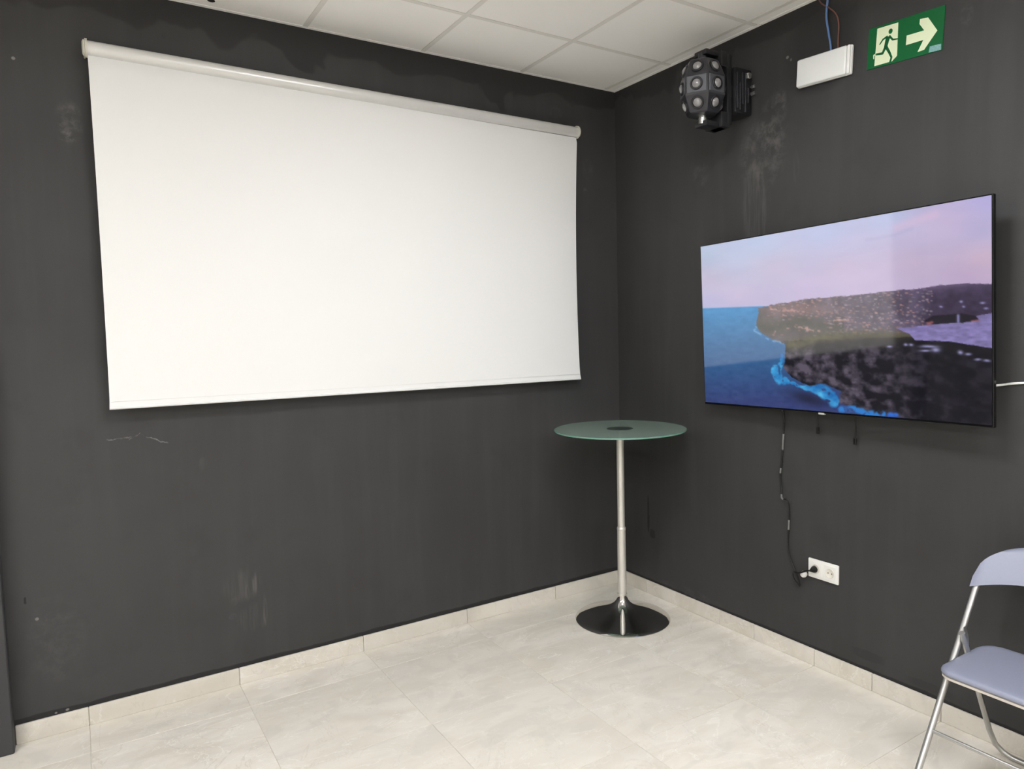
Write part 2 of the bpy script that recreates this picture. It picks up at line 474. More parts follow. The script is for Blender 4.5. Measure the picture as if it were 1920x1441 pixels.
# fabric sheet with slight curl at its side edges and a hem bar at the foot
bm = bmesh.new()
NX, NZ = 60, 44
rows = {}
for side in (0, 1):
    for j in range(NZ + 1):
        for i in range(NX + 1):
            s, t_ = i / NX, j / NZ
            zt = 2.782 + (2.757 - 2.782) * s
            zb = 1.343 + (1.333 - 1.343) * s
            z = zt + (zb - zt) * t_
            neck = 0.006 * math.sin(math.pi * min(1, t_ * 1.02)) ** 0.7
            flare = 0.007 * max(0, (t_ - .965) / .035) ** 2
            xl = -2.773 + neck * .5 - .004 * t_ - flare * .3
            xr = -0.343 - neck * 2.0 - .010 * t_ + flare
            x = xl + (xr - xl) * s
            curl = 0.010 * (abs(2 * s - 1) ** 14) * math.sin(math.pi * t_)
            y = -0.068 + curl + 0.0015 * math.sin(9 * s + 3 * t_) * math.sin(math.pi * t_)
            y += 0.012 * max(0, 1 - t_ / 0.02)
            rows[(side, i, j)] = bm.verts.new(PSL(x, y + (0.0008 if side else 0), z))
for j in range(NZ):
    for i in range(NX):
        bm.faces.new([rows[(0, i, j)], rows[(0, i, j + 1)], rows[(0, i + 1, j + 1)], rows[(0, i + 1, j)]])
        bm.faces.new([rows[(1, i, j)], rows[(1, i + 1, j)], rows[(1, i + 1, j + 1)], rows[(1, i, j + 1)]])
for j in range(NZ):
    for i in (0, NX):
        bm.faces.new([rows[(0, i, j)], rows[(1, i, j)], rows[(1, i, j + 1)], rows[(0, i, j + 1)]])
for i in range(NX):
    for j in (0, NZ):
        bm.faces.new([rows[(0, i, j)], rows[(0, i + 1, j)], rows[(1, i + 1, j)], rows[(1, i, j)]])
obj('screen_fabric', bm, M_fabric, ps, True, 40)
bm = bmesh.new()
tube(bm, [PSL(-2.778, -0.0680, 1.349), PSL(-0.352, -0.0680, 1.339)], 0.0065, 12)
obj('hem_bar', bm, M_fabric, ps, True, 50)
bm = bmesh.new()
for v in ((-2.772, 1.372), (-0.357, 1.362)): pass
tube(bm, [PSL(-2.772, -0.0683, 1.375), PSL(-0.358, -0.0683, 1.365)], 0.0009, 6)
obj('hem_seam', bm, M_fabric, ps, True)

# ------------------------------------------------------------------ television
M_black = simple('black_plastic', rgb(18, 18, 19), 0.4, noise_amt=.1)
M_gloss = simple('gloss_black_bezel', rgb(10, 10, 11), 0.18, noise_amt=.1)
M_logo = simple('pale_grey_badge', rgb(190, 190, 185), 0.4)
pTL, pBL = Vector((-.075, -.797, 2.063)), Vector((-.075, -.806, 1.2145))
pTR, pBR = Vector((-.122, -2.258, 2.076)), Vector((-.122, -2.267, 1.2455))
ctr = (pTL + pBL + pTR + pBR) / 4
ux = ((pTR + pBR) - (pTL + pBL)).normalized()          # to the viewer's right
vz = ((pTL + pTR) - (pBL + pBR)); vz = (vz + Vector((-0.032, 0, 0)) * 1.0).normalized()   # leans out a little at the top
vz = (vz - ux * vz.dot(ux)).normalized()
nn = ux.cross(vz).normalized()                          # faces the room
if nn.x > 0: nn = -nn
TVM = Matrix((ux, vz, nn)).transposed().to_4x4(); TVM.translation = ctr
W2, H2 = 0.7335, 0.420
tv = tag(empty('television', mat4=TVM), 'wide flat television on the dark wall showing a coastal headland at dusk', 'television')
bm = boxbm(-W2, W2, -H2, H2, -0.020, 0.0, 0.003, 2)
obj('casing', bm, M_gloss, tv)
obj('rear_housing', boxbm(-.50, .50, -.38, .16, -0.050, -0.0195, 0.008, 2), M_black, tv)
bm = bmesh.new()
for s in (-.2, .2): box(bm, s - .018, s + .018, -.22, .2, -0.062, -0.0495, .002, 1)
box(bm, -.25, .25, .02, .06, -0.068, -0.061)
box(bm, -.25, .25, -.14, -.10, -0.068, -0.061)
obj('wall_mount', bm, M_black, tv)
obj('brand_badge', boxbm(-.016, .016, -H2 - .004, -H2 + .004, -0.012, 0.0015, .0015, 1), M_logo, tv)
# --- picture on the panel: painted per point of a fine grid
CR = [(82, 333), (1735, 55), (1735, 1368), (103, 1236)]
def homography(src, dst):
    A = []
    for (x, y), (u, v) in zip(src, dst):
        A.append([x, y, 1, 0, 0, 0, -u * x, -u * y, -u]); A.append([0, 0, 0, x, y, 1, -v * x, -v * y, -v])
    _, _, V = np.linalg.svd(np.array(A, float)); return V[-1].reshape(3, 3)
HM = homography([(0, 0), (1, 0), (1, 1), (0, 1)], CR)
HI = np.linalg.inv(HM)
GX, GY = 420, 240
SS = 2
uu, vv = np.meshgrid((np.arange(SS * (GX + 1)) + .5) / (SS * (GX + 1)), (np.arange(SS * (GY + 1)) + .5) / (SS * (GY + 1)))
den = HM[2, 0] * uu + HM[2, 1] * vv + HM[2, 2]
PX = (HM[0, 0] * uu + HM[0, 1] * vv + HM[0, 2]) / den
PY = (HM[1, 0] * uu + HM[1, 1] * vv + HM[1, 2]) / den
def vnoise(shape, cells_x, cells_y, seed):
    r = np.random.default_rng(seed); g = r.random((cells_y + 2, cells_x + 2))
    yy = np.linspace(0, cells_y, shape[0]); xx = np.linspace(0, cells_x, shape[1])
    yi = np.minimum(yy.astype(int), cells_y); xi = np.minimum(xx.astype(int), cells_x)
    fy = (yy - yi)[:, None]; fx = (xx - xi)[None, :]
    fy = fy * fy * (3 - 2 * fy); fx = fx * fx * (3 - 2 * fx)
    a = g[np.ix_(yi, xi)]; b = g[np.ix_(yi, xi + 1)]; c = g[np.ix_(yi + 1, xi)]; d = g[np.ix_(yi + 1, xi + 1)]
    return (a * (1 - fx) + b * fx) * (1 - fy) + (c * (1 - fx) + d * fx) * fy
def fbm(cx_, cy_, seed, o=4):
    s = 0; a = .5
    for k in range(o): s = s + a * vnoise(uu.shape, cx_ * 2 ** k, cy_ * 2 ** k, seed + k); a *= .5
    return s / (1 - .5 ** o)
def sm(x, a, b):
    t_ = np.clip((x - a) / (b - a), 0, 1); return t_ * t_ * (3 - 2 * t_)
def inpoly(poly, jx=0, jy=0):
    x, y = PX + jx, PY + jy; c = np.zeros(x.shape, bool); n = len(poly)
    for i in range(n):
        (x1, y1), (x2, y2) = poly[i], poly[(i + 1) % n]
        if y1 == y2: continue
        k = ((y1 > y) != (y2 > y)) & (x < (x2 - x1) * (y - y1) / (y2 - y1) + x1); c ^= k
    return c
def dist_line(pl, jx=0, jy=0):
    x, y = PX + jx, PY + jy; d = np.full(x.shape, 1e9)
    for (x1, y1), (x2, y2) in zip(pl[:-1], pl[1:]):
        L = (x2 - x1) ** 2 + (y2 - y1) ** 2
        t_ = np.clip(((x - x1) * (x2 - x1) + (y - y1) * (y2 - y1)) / L, 0, 1)
        d = np.minimum(d, np.hypot(x - x1 - t_ * (x2 - x1), y - y1 - t_ * (y2 - y1)))
    return d
def C3(r, g, b): return np.array([r, g, b], float)
img = np.zeros(uu.shape + (3,))
def put(mask, col):
    global img
    mk = mask.astype(float)[..., None]; img = img * (1 - mk) + col * mk
# sky: soft scattered colour samples, blended by distance (crop coordinates, display colours)
sk = [(120, 370, 176, 196, 222), (420, 320, 186, 204, 236), (800, 270, 190, 205, 240), (1150, 190, 192, 205, 240), (1700, 100, 190, 182, 232),
      (1500, 200, 205, 185, 218), (1650, 250, 180, 176, 216), (1300, 330, 198, 188, 220), (900, 330, 200, 194, 228), (120, 520, 200, 186, 208),
      (500, 450, 204, 188, 212), (900, 450, 206, 186, 212), (1300, 430, 208, 184, 208), (1680, 420, 208, 182, 202), (300, 620, 200, 184, 216),
      (700, 590, 202, 184, 220), (1100, 550, 202, 184, 218), (1600, 520, 196, 170, 206), (120, 660, 184, 182, 222), (300, 400, 184, 196, 226)]
wsum = 0; acc = 0
for x, y, r, g, b in sk:
    w = 1 / (((PX - x) / 1.6) ** 2 + (PY - y) ** 2 + 4000) ** 1.15
    wsum = wsum + w; acc = acc + w[..., None] * C3(r, g, b)
img = acc / wsum[..., None] * .955
img = img + ((fbm(6, 10, 5) - .5) * 16)[..., None] * C3(1, .7, .6)
st = np.exp(-(dist_line([(1030, 305), (1100, 296), (1180, 280), (1290, 240)]) / (6 + 8 * fbm(20, 20, 91))) ** 2) * .35; put(st, C3(172, 166, 202))
st = np.exp(-(dist_line([(1200, 235), (1340, 190), (1420, 160)]) / 26) ** 2) * .4; put(st, C3(222, 188, 214))
# sea
hz = 690 - (PX - 95) * 0.030
sea = sm(PY, hz - 3, hz + 5) * (PX < 640)
td = np.clip((PY - hz) / 560, 0, 1)[..., None]
seac = C3(58, 138, 194) * (1 - td) ** 2 + C3(44, 94, 138) * 2 * td * (1 - td) + C3(50, 62, 114) * td ** 2
seac = seac + ((fbm(40, 50, 21, 3) - .5) * 16)[..., None]
put(sea * 1.0, seac)
low = (PY > 1000) & (PX < 1400)
put(low, seac)
# land
n1 = fbm(30, 22, 31); n2 = fbm(70, 50, 47, 3); n3 = fbm(14, 10, 55)
jx, jy = (n1 - .5) * 26, (n2 - .5) * 14
land = [(412, 690), (500, 672), (700, 640), (870, 628), (1150, 600), (1300, 586), (1450, 568), (1590, 556), (1760, 562), (1760, 1400), (1300, 1345),
        (1200, 1315), (1040, 1290), (960, 1260), (870, 1240), (880, 1170), (790, 1130), (700, 1140), (600, 1090), (562, 1040), (565, 900), (500, 880), (425, 835), (400, 790)]
LM = inpoly(land, jx * 1.1 + (n2 - .5) * 10, jy * .7)
strat = np.sin((PY - .42 * PX + 160 * fbm(8, 6, 71)) / 13) * .16
rock = np.clip(.46 + (fbm(44, 30, 61) - .5) * 2.4 + (fbm(10, 30, 77) - .5) * 1.2 + strat, 0, 1)[..., None]
base = C3(18, 16, 24) * (1 - rock) + C3(88, 80, 94) * rock
put(LM, base)
# upper land, hazy town
ub = 880 - (PX - 600) * 0.03
upm = LM & (PY < ub + jy)
haze = np.clip((PX - 400) / 1300, 0, 1)[..., None]
upc = (C3(92, 84, 88) * (1 - haze) + C3(66, 58, 82) * haze) * (0.90 + .55 * n1[..., None])
put(upm, upc)
grn = np.exp(-((PY - 790 - (n3 - .5) * 90) / 55) ** 2) * (PX < 900) * .55; put(grn * upm, C3(66, 70, 52))
far = upm * sm(PX, 1320, 1420) * (PY < 800); put(far * .75, C3(52, 42, 62) * (0.7 + .6 * n2[..., None]) )
put(upm * np.exp(-np.clip(PY - (640 - (PX - 700) * .09), 0, 500) / 25) * sm(PX, 900, 1500) * .6, C3(122, 104, 138))
put(upm * np.exp(-(((PX - 640) / 190) ** 2 + ((PY - 700) / 34) ** 2)) * .45, C3(150, 112, 106))
# houses: pale roofs scattered over the town
hs = np.random.default_rng(3)
for _ in range(760):
    x = hs.uniform(470, 1400); y = hs.uniform(645 - (x - 470) * .075, 860)
    if x < 800 and y > 740 and hs.random() < .8: continue
    if y > 840 and x > 1150: continue
    w, h = hs.uniform(3, 11), hs.uniform(2, 5.5)
    pinkish = hs.random() < (.75 if x < 800 else .3)
    col = C3(196, 148, 138) if pinkish else C3(176, 160, 170)
    col = col * hs.uniform(.55, .98)
    q = HI @ np.array([x, y, 1.0]); ci, cj = int(q[0] / q[2] * uu.shape[1]), int(q[1] / q[2] * uu.shape[0])
    sl = (slice(max(0, cj - 14), cj + 15), slice(max(0, ci - 22), ci + 23))
    mk = (upm[sl] * np.exp(-((PX[sl] - x) / w) ** 4 - ((PY[sl] - y) / h) ** 4) * .7)[..., None]
    img[sl] = img[sl] * (1 - mk) + col * mk
for (x1, y1, x2, y2) in [(625, 800, 700, 815), (690, 822, 770, 828), (800, 770, 930, 765), (480, 700, 640, 712)]:
    put(upm * np.exp(-(dist_line([(x1, y1), (x2, y2)], jx * 1.2, jy * 2) / 6) ** 2) * sm(n2, .35, .6) * .7, C3(202, 156, 146))
gs = np.exp(-(dist_line([(590, 905), (760, 870), (1000, 855), (1270, 862)]) / 34) ** 2); put(gs * LM * .85, C3(86, 82, 56) * (0.8 + .4 * n2[..., None]))
# dark headland slope
dk = LM & (PY > ub + jy) & (PX > 800)
put((dk * sm(PX - (PY - 900) * .35, 880, 1480)) * .74, C3(10, 9, 14) * (0.4 + 1.8 * n1[..., None]))
put(LM * np.exp(-(dist_line([(760, 925), (1000, 890), (1300, 895), (1735, 960)], jx, jy) / 30) ** 2) * .7, C3(24, 20, 24))
# harbour
hb = [(1200, 812), (1390, 792), (1560, 770), (1660, 740), (1760, 722), (1760, 930), (1600, 905), (1480, 885), (1300, 880), (1270, 842)]
hm_ = inpoly(hb, jx * .4, jy * .3)
put(hm_, C3(126, 116, 166) * (0.82 + .36 * fbm(60, 90, 131, 3)[..., None]))
put(inpoly([(1350, 770), (1400, 740), (1560, 728), (1640, 740), (1665, 765), (1600, 778), (1400, 790)], jx * .4, jy * .4), C3(34, 28, 38))
put(np.exp(-(dist_line([(1545, 740), (1545, 775)]) / 8) ** 2) * .9, C3(140, 140, 190))
put(np.exp(-(dist_line([(1375, 785), (1398, 778)]) / 8) ** 2) * .8, C3(168, 96, 98))
put(np.exp(-(dist_line([(1620, 772), (1662, 766)]) / 5) ** 2) * .8, C3(150, 96, 110))
for x, y, w, h in [(1160, 915, 16, 7), (1250, 905, 12, 8), (1280, 905, 12, 7), (1380, 915, 50, 8), (1420, 935, 26, 14), (1360, 940, 30, 6), (1555, 950, 16, 12), (1600, 960, 18, 7), (1655, 990, 20, 6), (1705, 998, 22, 7),
                   (1680, 668, 14, 6), (1560, 662, 9, 7), (1575, 690, 8, 5), (1450, 690, 9, 5), (1700, 700, 12, 5)]:
    put(np.exp(-(((PX - x + jx * .3) / w) ** 2 + ((PY - y + jy * .4) / h) ** 2)) * .9, C3(160, 160, 205))
# sea shadow and foam
put(np.exp(-(((PX - 700) / 110) ** 2 + ((PY - 1215 - (PX - 700) * .25) / 38) ** 2)) * .8 * (~LM), C3(22, 24, 48))
fo = dist_line([(400, 800), (385, 822), (430, 850), (480, 880), (555, 893)], jx, jy); put(np.exp(-(fo / 6) ** 2) * .75 * (n2 > .42), C3(120, 165, 205))
f1 = dist_line([(540, 965), (545, 1000), (510, 1060), (530, 1100), (600, 1125), (680, 1155), (760, 1165), (830, 1205), (850, 1235)], jx * 1.2, jy * 1.4)
wd = 11 + 26 * np.exp(-((PX - 520) / 60) ** 2) * (PY > 1020) + 34 * np.exp(-((PX - 800) / 90) ** 2)
put((1 - sm(f1, wd * .55, wd)) * sm(n2, .22, .42), C3(52, 140, 200) + (n1 - .5)[..., None] * C3(90, 130, 90))
f2 = dist_line([(880, 1278), (960, 1272), (1020, 1298), (1120, 1305)], jx, jy); put((1 - sm(f2, 8, 26)) * sm(n2, .25, .5), C3(44, 122, 200))
f3 = dist_line([(1160, 1306), (1195, 1306)], jx, jy); put((1 - sm(f3, 4, 18)) * sm(n2, .2, .5), C3(44, 104, 205))
img = np.clip(img, 0, 255)
img = img.reshape(GY + 1, SS, GX + 1, SS, 3).mean((1, 3))
uu, vv = np.meshgrid(np.linspace(0, 1, GX + 1), np.linspace(0, 1, GY + 1))
L = img / 255.0
L = np.where(L <= .04045, L / 12.92, ((L + .055) / 1.055) ** 2.4)
verts = np.zeros((uu.size, 3)); BZ = 0.0055
verts[:, 0] = (-W2 + BZ + (2 * W2 - 2 * BZ) * uu).ravel()
verts[:, 1] = (H2 - BZ - (2 * H2 - BZ - .011) * vv).ravel()
verts[:, 2] = 0.0010
idx = np.arange(uu.size).reshape(uu.shape)
faces = np.stack([idx[:-1, :-1], idx[1:, :-1], idx[1:, 1:], idx[:-1, 1:]], -1).reshape(-1, 4)
me = bpy.data.meshes.new('display')
me.from_pydata(verts.tolist(), [], faces.tolist())
att = me.color_attributes.new('picture', 'FLOAT_COLOR', 'POINT')
buf = np.ones((uu.size, 4)); buf[:, :3] = L.reshape(-1, 3)
att.data.foreach_set('color', buf.ravel())
t = NT('lit_television_panel')
ca = t.n('ShaderNodeVertexColor', layer_name='picture')
t.b.inputs['Base Color'].default_value = (0.004, 0.004, 0.005, 1)
t.b.inputs['Roughness'].default_value = 0.06
t.b.inputs['IOR'].default_value = 1.85
t.l(ca.outputs[0], t.b.inputs['Emission Color'])
t.b.inputs['Emission Strength'].default_value = TV_GAIN
t.m.cycles.emission_sampling = 'NONE'
disp = new_obj('display', me, t.m, tv)
disp['label'] = 'lit picture of a headland, sea and pink sky'

# cables below and beside the television
M_cable = simple('black_cable_rubber', rgb(16, 16, 16), 0.32, noise_amt=.15)
M_cabletape = simple('grey_shiny_cable_wrap', rgb(112, 112, 110), 0.3, noise_amt=.15)
M_wcable = simple('white_cable_sheath', rgb(236, 235, 232), 0.4, noise_amt=.03)
pc = tag(empty('power_cable', (-0.012, -1.27, 1.22)), 'thin black power cable hanging from the television to the socket', 'cable')
def PC(y, z, x=-.011): return (x + .012, y + 1.27, z - 1.22)
path = [PC(-1.275, 1.24, -.03), PC(-1.274, 1.176), PC(-1.268, 1.057), PC(-1.262, .97), PC(-1.252, .896), PC(-1.258, .84), PC(-1.262, .784, -.012), PC(-1.285, .779, -.016), PC(-1.303, .767, -.016), PC(-1.305, .72), PC(-1.303, .64),
        PC(-1.298, .585), PC(-1.300, .54), PC(-1.307, .507), PC(-1.322, .47), PC(-1.342, .437), PC(-1.358, .40), PC(-1.366, .368), PC(-1.356, .385, -.02), PC(-1.345, .41, -.03), PC(-1.352, .437, -.036), PC(-1.385, .444, -.045), PC(-1.42, .462, -.045), PC(-1.448, .474, -.042)]
obj('lead', tube(bmesh.new(), smooth_path(path, 6), 0.0040, 8), M_cable, pc, True)
for a, b in ((.10, .15), (.0, .03), (.33, .40), (.205, .235), (.56, .60)):
    L_ = smooth_path(path[:18], 8); i0, i1 = int(a * len(L_)), int(b * len(L_))
    if i1 - i0 > 2: obj('cable_wrap', tube(bmesh.new(), L_[i0:i1], 0.0047, 8), M_cabletape, pc, True)
obj('plug', lathe(bmesh.new(), [(0, .001), (.0165, .001), (.0155, -.008), (.011, -.018), (.006, -.030), (.0045, -.036), (0, -.036)], 20, axis='x', origin=PC(-1.452, .475, -.013)), M_cable, pc, True, 40)
obj('cable_clip', lathe(bmesh.new(), [(0, -.016), (.010, -.015), (.015, -.008), (.016, 0), (.013, .010), (.006, .015), (0, .016)], 16, axis='x', origin=PC(-1.398, .438, -.020)), M_wcable, pc, True, 60)
def connector(y, ztop, zend, name, label):
    c = tag(empty(name, (-.03, y, ztop)), label, 'cable')
    obj('lead', tube(bmesh.new(), smooth_path([(0, 0, .05), (0.004, .002, 0), (.006, -.002, -(ztop - zend) * .5), (.006, .001, zend - ztop + .028)], 5), .003, 8), M_cable, c, True)
    obj('plug_body', boxbm(0.000, .011, -.006, .008, zend - ztop, zend - ztop + .032, .003, 2), M_cable, c)
connector(-1.474, 1.215, 1.125, 'video_lead', 'short black lead dangling under the middle of the television')
connector(-1.664, 1.220, 1.096, 'video_lead', 'longer black lead with plug dangling under the television, nearer the chair')
wc = obj('aerial_cable', tube(bmesh.new(), smooth_path([(-.05, -2.10, 1.36), (-.035, -2.20, 1.384), (-.012, -2.245, 1.391), (-.006, -2.30, 1.400), (-.006, -2.42, 1.405), (-.006, -2.70, 1.39), (-.006, -3.1, 1.40)], 6), .0042, 8), M_wcable, None, True)
tag(wc, 'white cable running along the dark wall from behind the television', 'cable')

# ------------------------------------------------------------------ wall socket
M_sock = simple('white_socket_plastic', rgb(232, 231, 226), 0.3, noise_amt=.015)
M_sock2 = simple('warm_white_socket_insert', rgb(222, 218, 206), 0.35, noise_amt=.015)
so = tag(empty('wall_socket', (-0.0005, -1.4955, 0.477)), 'white double wall socket low on the dark wall below the television', 'socket')
obj('frame', boxbm(-.011, 0, -.0805, .0805, -.0455, .0455, .004, 2), M_sock, so, True, 40)
for yy, nm in ((.0385, 'socket_insert'), (-.0385, 'socket_insert')):
    ins = obj(nm, boxbm(-.0125, -.008, yy - .031, yy + .031, -.034, .034, .0012, 1), M_sock, so)
    w = obj('socket_well', lathe(bmesh.new(), [(.0225, -.0138), (.0225, -.0115), (.0205, -.0138), (.0195, -.0130), (.0190, -.0126), (0, -.0126)], 28, axis='x', origin=(0, yy, 0)), M_sock2, ins, True, 40)
    for dy in (-.0095, .0095):
        obj('pin_hole', lathe(bmesh.new(), [(0, -.0130), (.0028, -.0130), (.0028, -.0126)], 10, axis='x', origin=(0, yy + dy, 0)), M_ink, ins)
    obj('earth_clip', boxbm(-.0142, -.0125, yy - .002, yy + .002, .0165, .0205), M_tube, ins)

# ------------------------------------------------------------------ emergency exit sign
M_green = simple('exit_green', rgb(2, 92, 46), 0.5, spec=0.25, noise_amt=.03)
M_cream = simple('photoluminescent_cream', rgb(222, 232, 196), 0.45, noise_amt=.02)
M_stick = simple('grey_blue_print', rgb(120, 165, 165), 0.5, noise_amt=.6, scale=260)
def wall_frame(y, z, ang, x=0.0):
    # local x to the viewer's right (world -y), local y up, local z out of the wall (world -x); turned in the wall plane
    u = Vector((0, -math.cos(ang), math.sin(ang))); v = Vector((0, math.sin(ang), math.cos(ang))); n = Vector((-1, 0, 0))
    M_ = Matrix((u, v, n)).transposed().to_4x4(); M_.translation = Vector((x, y, z)); return M_
SW, SH = 0.317, 0.166
ex = tag(empty('exit_sign', mat4=wall_frame(-1.8490, 2.7740, -math.radians(3.5), -0.0003)), 'green emergency exit sign with running figure and arrow', 'sign')
obj('sign_plate', boxbm(-SW / 2, SW / 2, -SH / 2, SH / 2, 0, .003, .0004, 1), M_green, ex)
SHM = homography([(912, 270), (1597, 38), (1570, 440), (885, 635)], [(-SW / 2, SH / 2), (SW / 2, SH / 2), (SW / 2, -SH / 2), (-SW / 2, -SH / 2)])
def SP(x, y):
    d = SHM[2, 0] * x + SHM[2, 1] * y + SHM[2, 2]
    return ((SHM[0, 0] * x + SHM[0, 1] * y + SHM[0, 2]) / d, (SHM[1, 0] * x + SHM[1, 1] * y + SHM[1, 2]) / d)
def flat(name, polys, z0, z1, mat, parent):
    bm = bmesh.new()
    for p in polys: prism(bm, p, z0, z1)
    return obj(name, bm, mat, parent)
flat('door_symbol', [[SP(*q) for q in [(985, 265), (1172, 205), (1160, 500), (1112, 552), (1078, 560), (955, 597)]]], .0028, .0033, M_cream, ex)
flat('arrow', [[SP(*q) for q in [(1247, 320), (1405, 270), (1362, 215), (1367, 172), (1440, 155), (1525, 268), (1405, 443), (1345, 465), (1398, 355), (1240, 405)]]], .0028, .0033, M_cream, ex)
def limb(pts, ws):
    polys = []
    P = [Vector((*SP(*q), 0)) for q in pts]
    for i in range(len(P) - 1):
        a, b = P[i], P[i + 1]; d = (b - a).normalized(); n_ = Vector((-d.y, d.x, 0)); wa, wb_ = ws[i] / 2, ws[i + 1] / 2
        polys.append([tuple((a + n_ * wa)[:2]), tuple((a - n_ * wa)[:2]), tuple((b - n_ * wb_)[:2]), tuple((b + n_ * wb_)[:2])])
        c = [(b.x + wb_ * math.cos(k * math.pi / 5), b.y + wb_ * math.sin(k * math.pi / 5)) for k in range(10)]
        polys.append(c)
    return polys
hc = SP(1103, 284)
fig = [[(hc[0] + .0088 * math.cos(k * math.pi / 8), hc[1] + .0105 * math.sin(k * math.pi / 8)) for k in range(16)]]
fig += limb([(1083, 330), (1070, 375), (1058, 425)], [.020, .017, .015])
fig += limb([(1090, 325), (1122, 358), (1166, 350)], [.009, .007, .005])
fig += limb([(1076, 330), (1035, 358), (1006, 402)], [.009, .007, .005])
fig += limb([(1064, 425), (1090, 470), (1110, 515), (1098, 556)], [.012, .010, .008, .009])
fig += limb([(1056, 425), (1030, 482), (972, 492)], [.012, .010, .008])
flat('running_figure', fig, .0031, .0036, M_green, ex)
flat('trailing_foot', limb([(972, 492), (952, 500), (950, 530)], [.007, .006, .004]), .0031, .0036, M_cream, ex)
flat('maker_sticker', [[SP(*q) for q in [(1457, 412), (1560, 385), (1560, 440), (1447, 468)]]], .0028, .0032, M_stick, ex)

# ------------------------------------------------------------------ emergency light with its wires
M_emhouse = simple('white_lamp_housing', rgb(238, 238, 236), 0.35, noise_amt=.015)
M_emlens = simple('milky_lamp_cover', rgb(226, 228, 226), 0.25, noise_amt=.02)
M_blue = simple('blue_wire_insulation', rgb(88, 120, 170), 0.4, noise_amt=.05)
M_brown = simple('brown_wire_insulation', rgb(112, 70, 58), 0.4, noise_amt=.05)
el = tag(empty('emergency_light', mat4=wall_frame(-1.4875, 2.7735, -math.radians(3.2), -0.0005)), 'white emergency light box with loose blue and brown wires above it', 'emergency light')
obj('housing', boxbm(-.1365, .1365, -.0615, .0615, 0, .018, .006, 3), M_emhouse, el, True, 40)
obj('cover', boxbm(-.1350, .118, -.0600, .0600, .0175, .031, .008, 4), M_emlens, el, True, 40)
obj('end_strip', boxbm(.1190, .1345, -.0595, .0595, .0175, .0300, .006, 3), M_emhouse, el, True, 40)
bm = bmesh.new()
for i, (dx, w, h) in enumerate([(-.066, .009, .012), (-.052, .009, .012), (-.038, .003, .014), (-.028, .009, .011), (-.013, .009, .012), (.001, .003, .015), (.010, .009, .012), (.024, .010, .012)]):
    box(bm, dx, dx + w, .004 - h / 2, .004 + h / 2, .0306, .0314)
obj('embossed_mark', bm, M_emlens, el)
inv = el.matrix_world.inverted()
def wire(name, pts, r, mat):
    return obj(name, tube(bmesh.new(), [inv @ p for p in smooth_path(pts, 6)], r, 8), mat, el, True)
wire('blue_wire', [(-.010, -1.5195, 2.8305), (-.011, -1.516, 2.868), (-.014, -1.508, 2.92), (-.018, -1.500, 2.985), (-.022, -1.507, 3.04), (-.026, -1.520, 3.10)], .0048, M_blue)
wire('brown_wire', [(-.010, -1.5535, 2.8285), (-.011, -1.554, 2.865), (-.016, -1.560, 2.93), (-.022, -1.552, 2.975), (-.024, -1.518, 3.015), (-.018, -1.472, 3.055), (-.016, -1.450, 3.10)], .0028, M_brown)

# ------------------------------------------------------------------ multi-lens party light on the wall
M_lbody = simple('matte_black_lamp_body', rgb(30, 30, 32), 0.42, noise_amt=.1)
M_lgrey = simple('dark_grey_satin_lamp_drum', rgb(46, 46, 50), 0.28, noise_amt=.08)
M_facet_sheen = simple('satin_sheen_grey', rgb(96, 97, 102), 0.3, metal=0.3, noise_amt=.05)
M_lens = simple('clear_glass_lens', rgb(132, 130, 130), 0.10, spec=1.0, noise_amt=.45, scale=55)
M_bolt = simple('bright_steel_bolt', rgb(200, 200, 198), 0.25, metal=0.9)
AX = Vector((0.0, -1.012, 2.775))
pl = tag(empty('party_light', tuple(AX)), 'black moving party light with round lenses on the wall below the ceiling', 'stage light')
obj('base', boxbm(-.125, -.001, -.060, .095, -.105, .115, .010, 2), M_lbody, pl, True, 40)
for k in range(5):
    z0 = (-.085, -.09, -.06, -.095, -.05)[k]; z1 = (.085, .04, .09, .09, .02)[k]
    obj('cooling_fin', boxbm(-.118 + .019 * k, -.110 + .019 * k, -.069, -.0595, z0, z1, .001, 1), M_lgrey, pl)
obj('fan_knob', lathe(bmesh.new(), [(0, -.080), (.013, -.080), (.016, -.074), (.016, -.058), (0, -.058)], 20, axis='y', origin=(-.040, 0, .078)), M_bolt, pl, True, 40)
for dz in (.028, -.004):
    obj('cable_gland', lathe(bmesh.new(), [(0, -.080), (.008, -.079), (.0095, -.072), (.0095, -.055), (0, -.055)], 14, axis='y', origin=(-.016, -.012, dz)), M_bolt, pl, True, 40)
obj('neck', lathe(bmesh.new(), [(.05, -.12), (.05, -.150), (.03, -.155), (0, -.155)], 24, axis='x'), M_lbody, pl, True, 40)
bm = bmesh.new()
box(bm, -.178, -.145, -.060, .060, -.172, .165, .006, 2)
box(bm, -.300, -.150, -.040, .040, .148, .174, .006, 2)
box(bm, -.215, -.150, -.058, .058, .100, .174, .006, 2)
box(bm, -.215, -.150, -.058, .058, -.182, -.110, .006, 2)
box(bm, -.300, -.150, -.040, .040, -.182, -.156, .006, 2)
yk = obj('yoke', bm, M_lbody, pl, True, 40)
HC = Vector((-.285, 0, -.004))
for s in (1, -1):
    obj('pivot', lathe(bmesh.new(), [(0, s * .120), (.020, s * .120), (.020, s * .165), (0, s * .165)], 18, origin=tuple(HC)), M_lgrey if s > 0 else M_bolt, pl, True, 40)
prof = [(0.030, -.128), (.078, -.112), (.088, -.045), (.108, -.040), (.108, .040), (.088, .045), (.078, .112), (.030, .128)]
prof = [(.040, -.128), (.066, -.124), (.096, -.043), (.096, .043), (.066, .124), (.040, .128)]
bm = bmesh.new()
A0 = math.radians(208)
rings = []
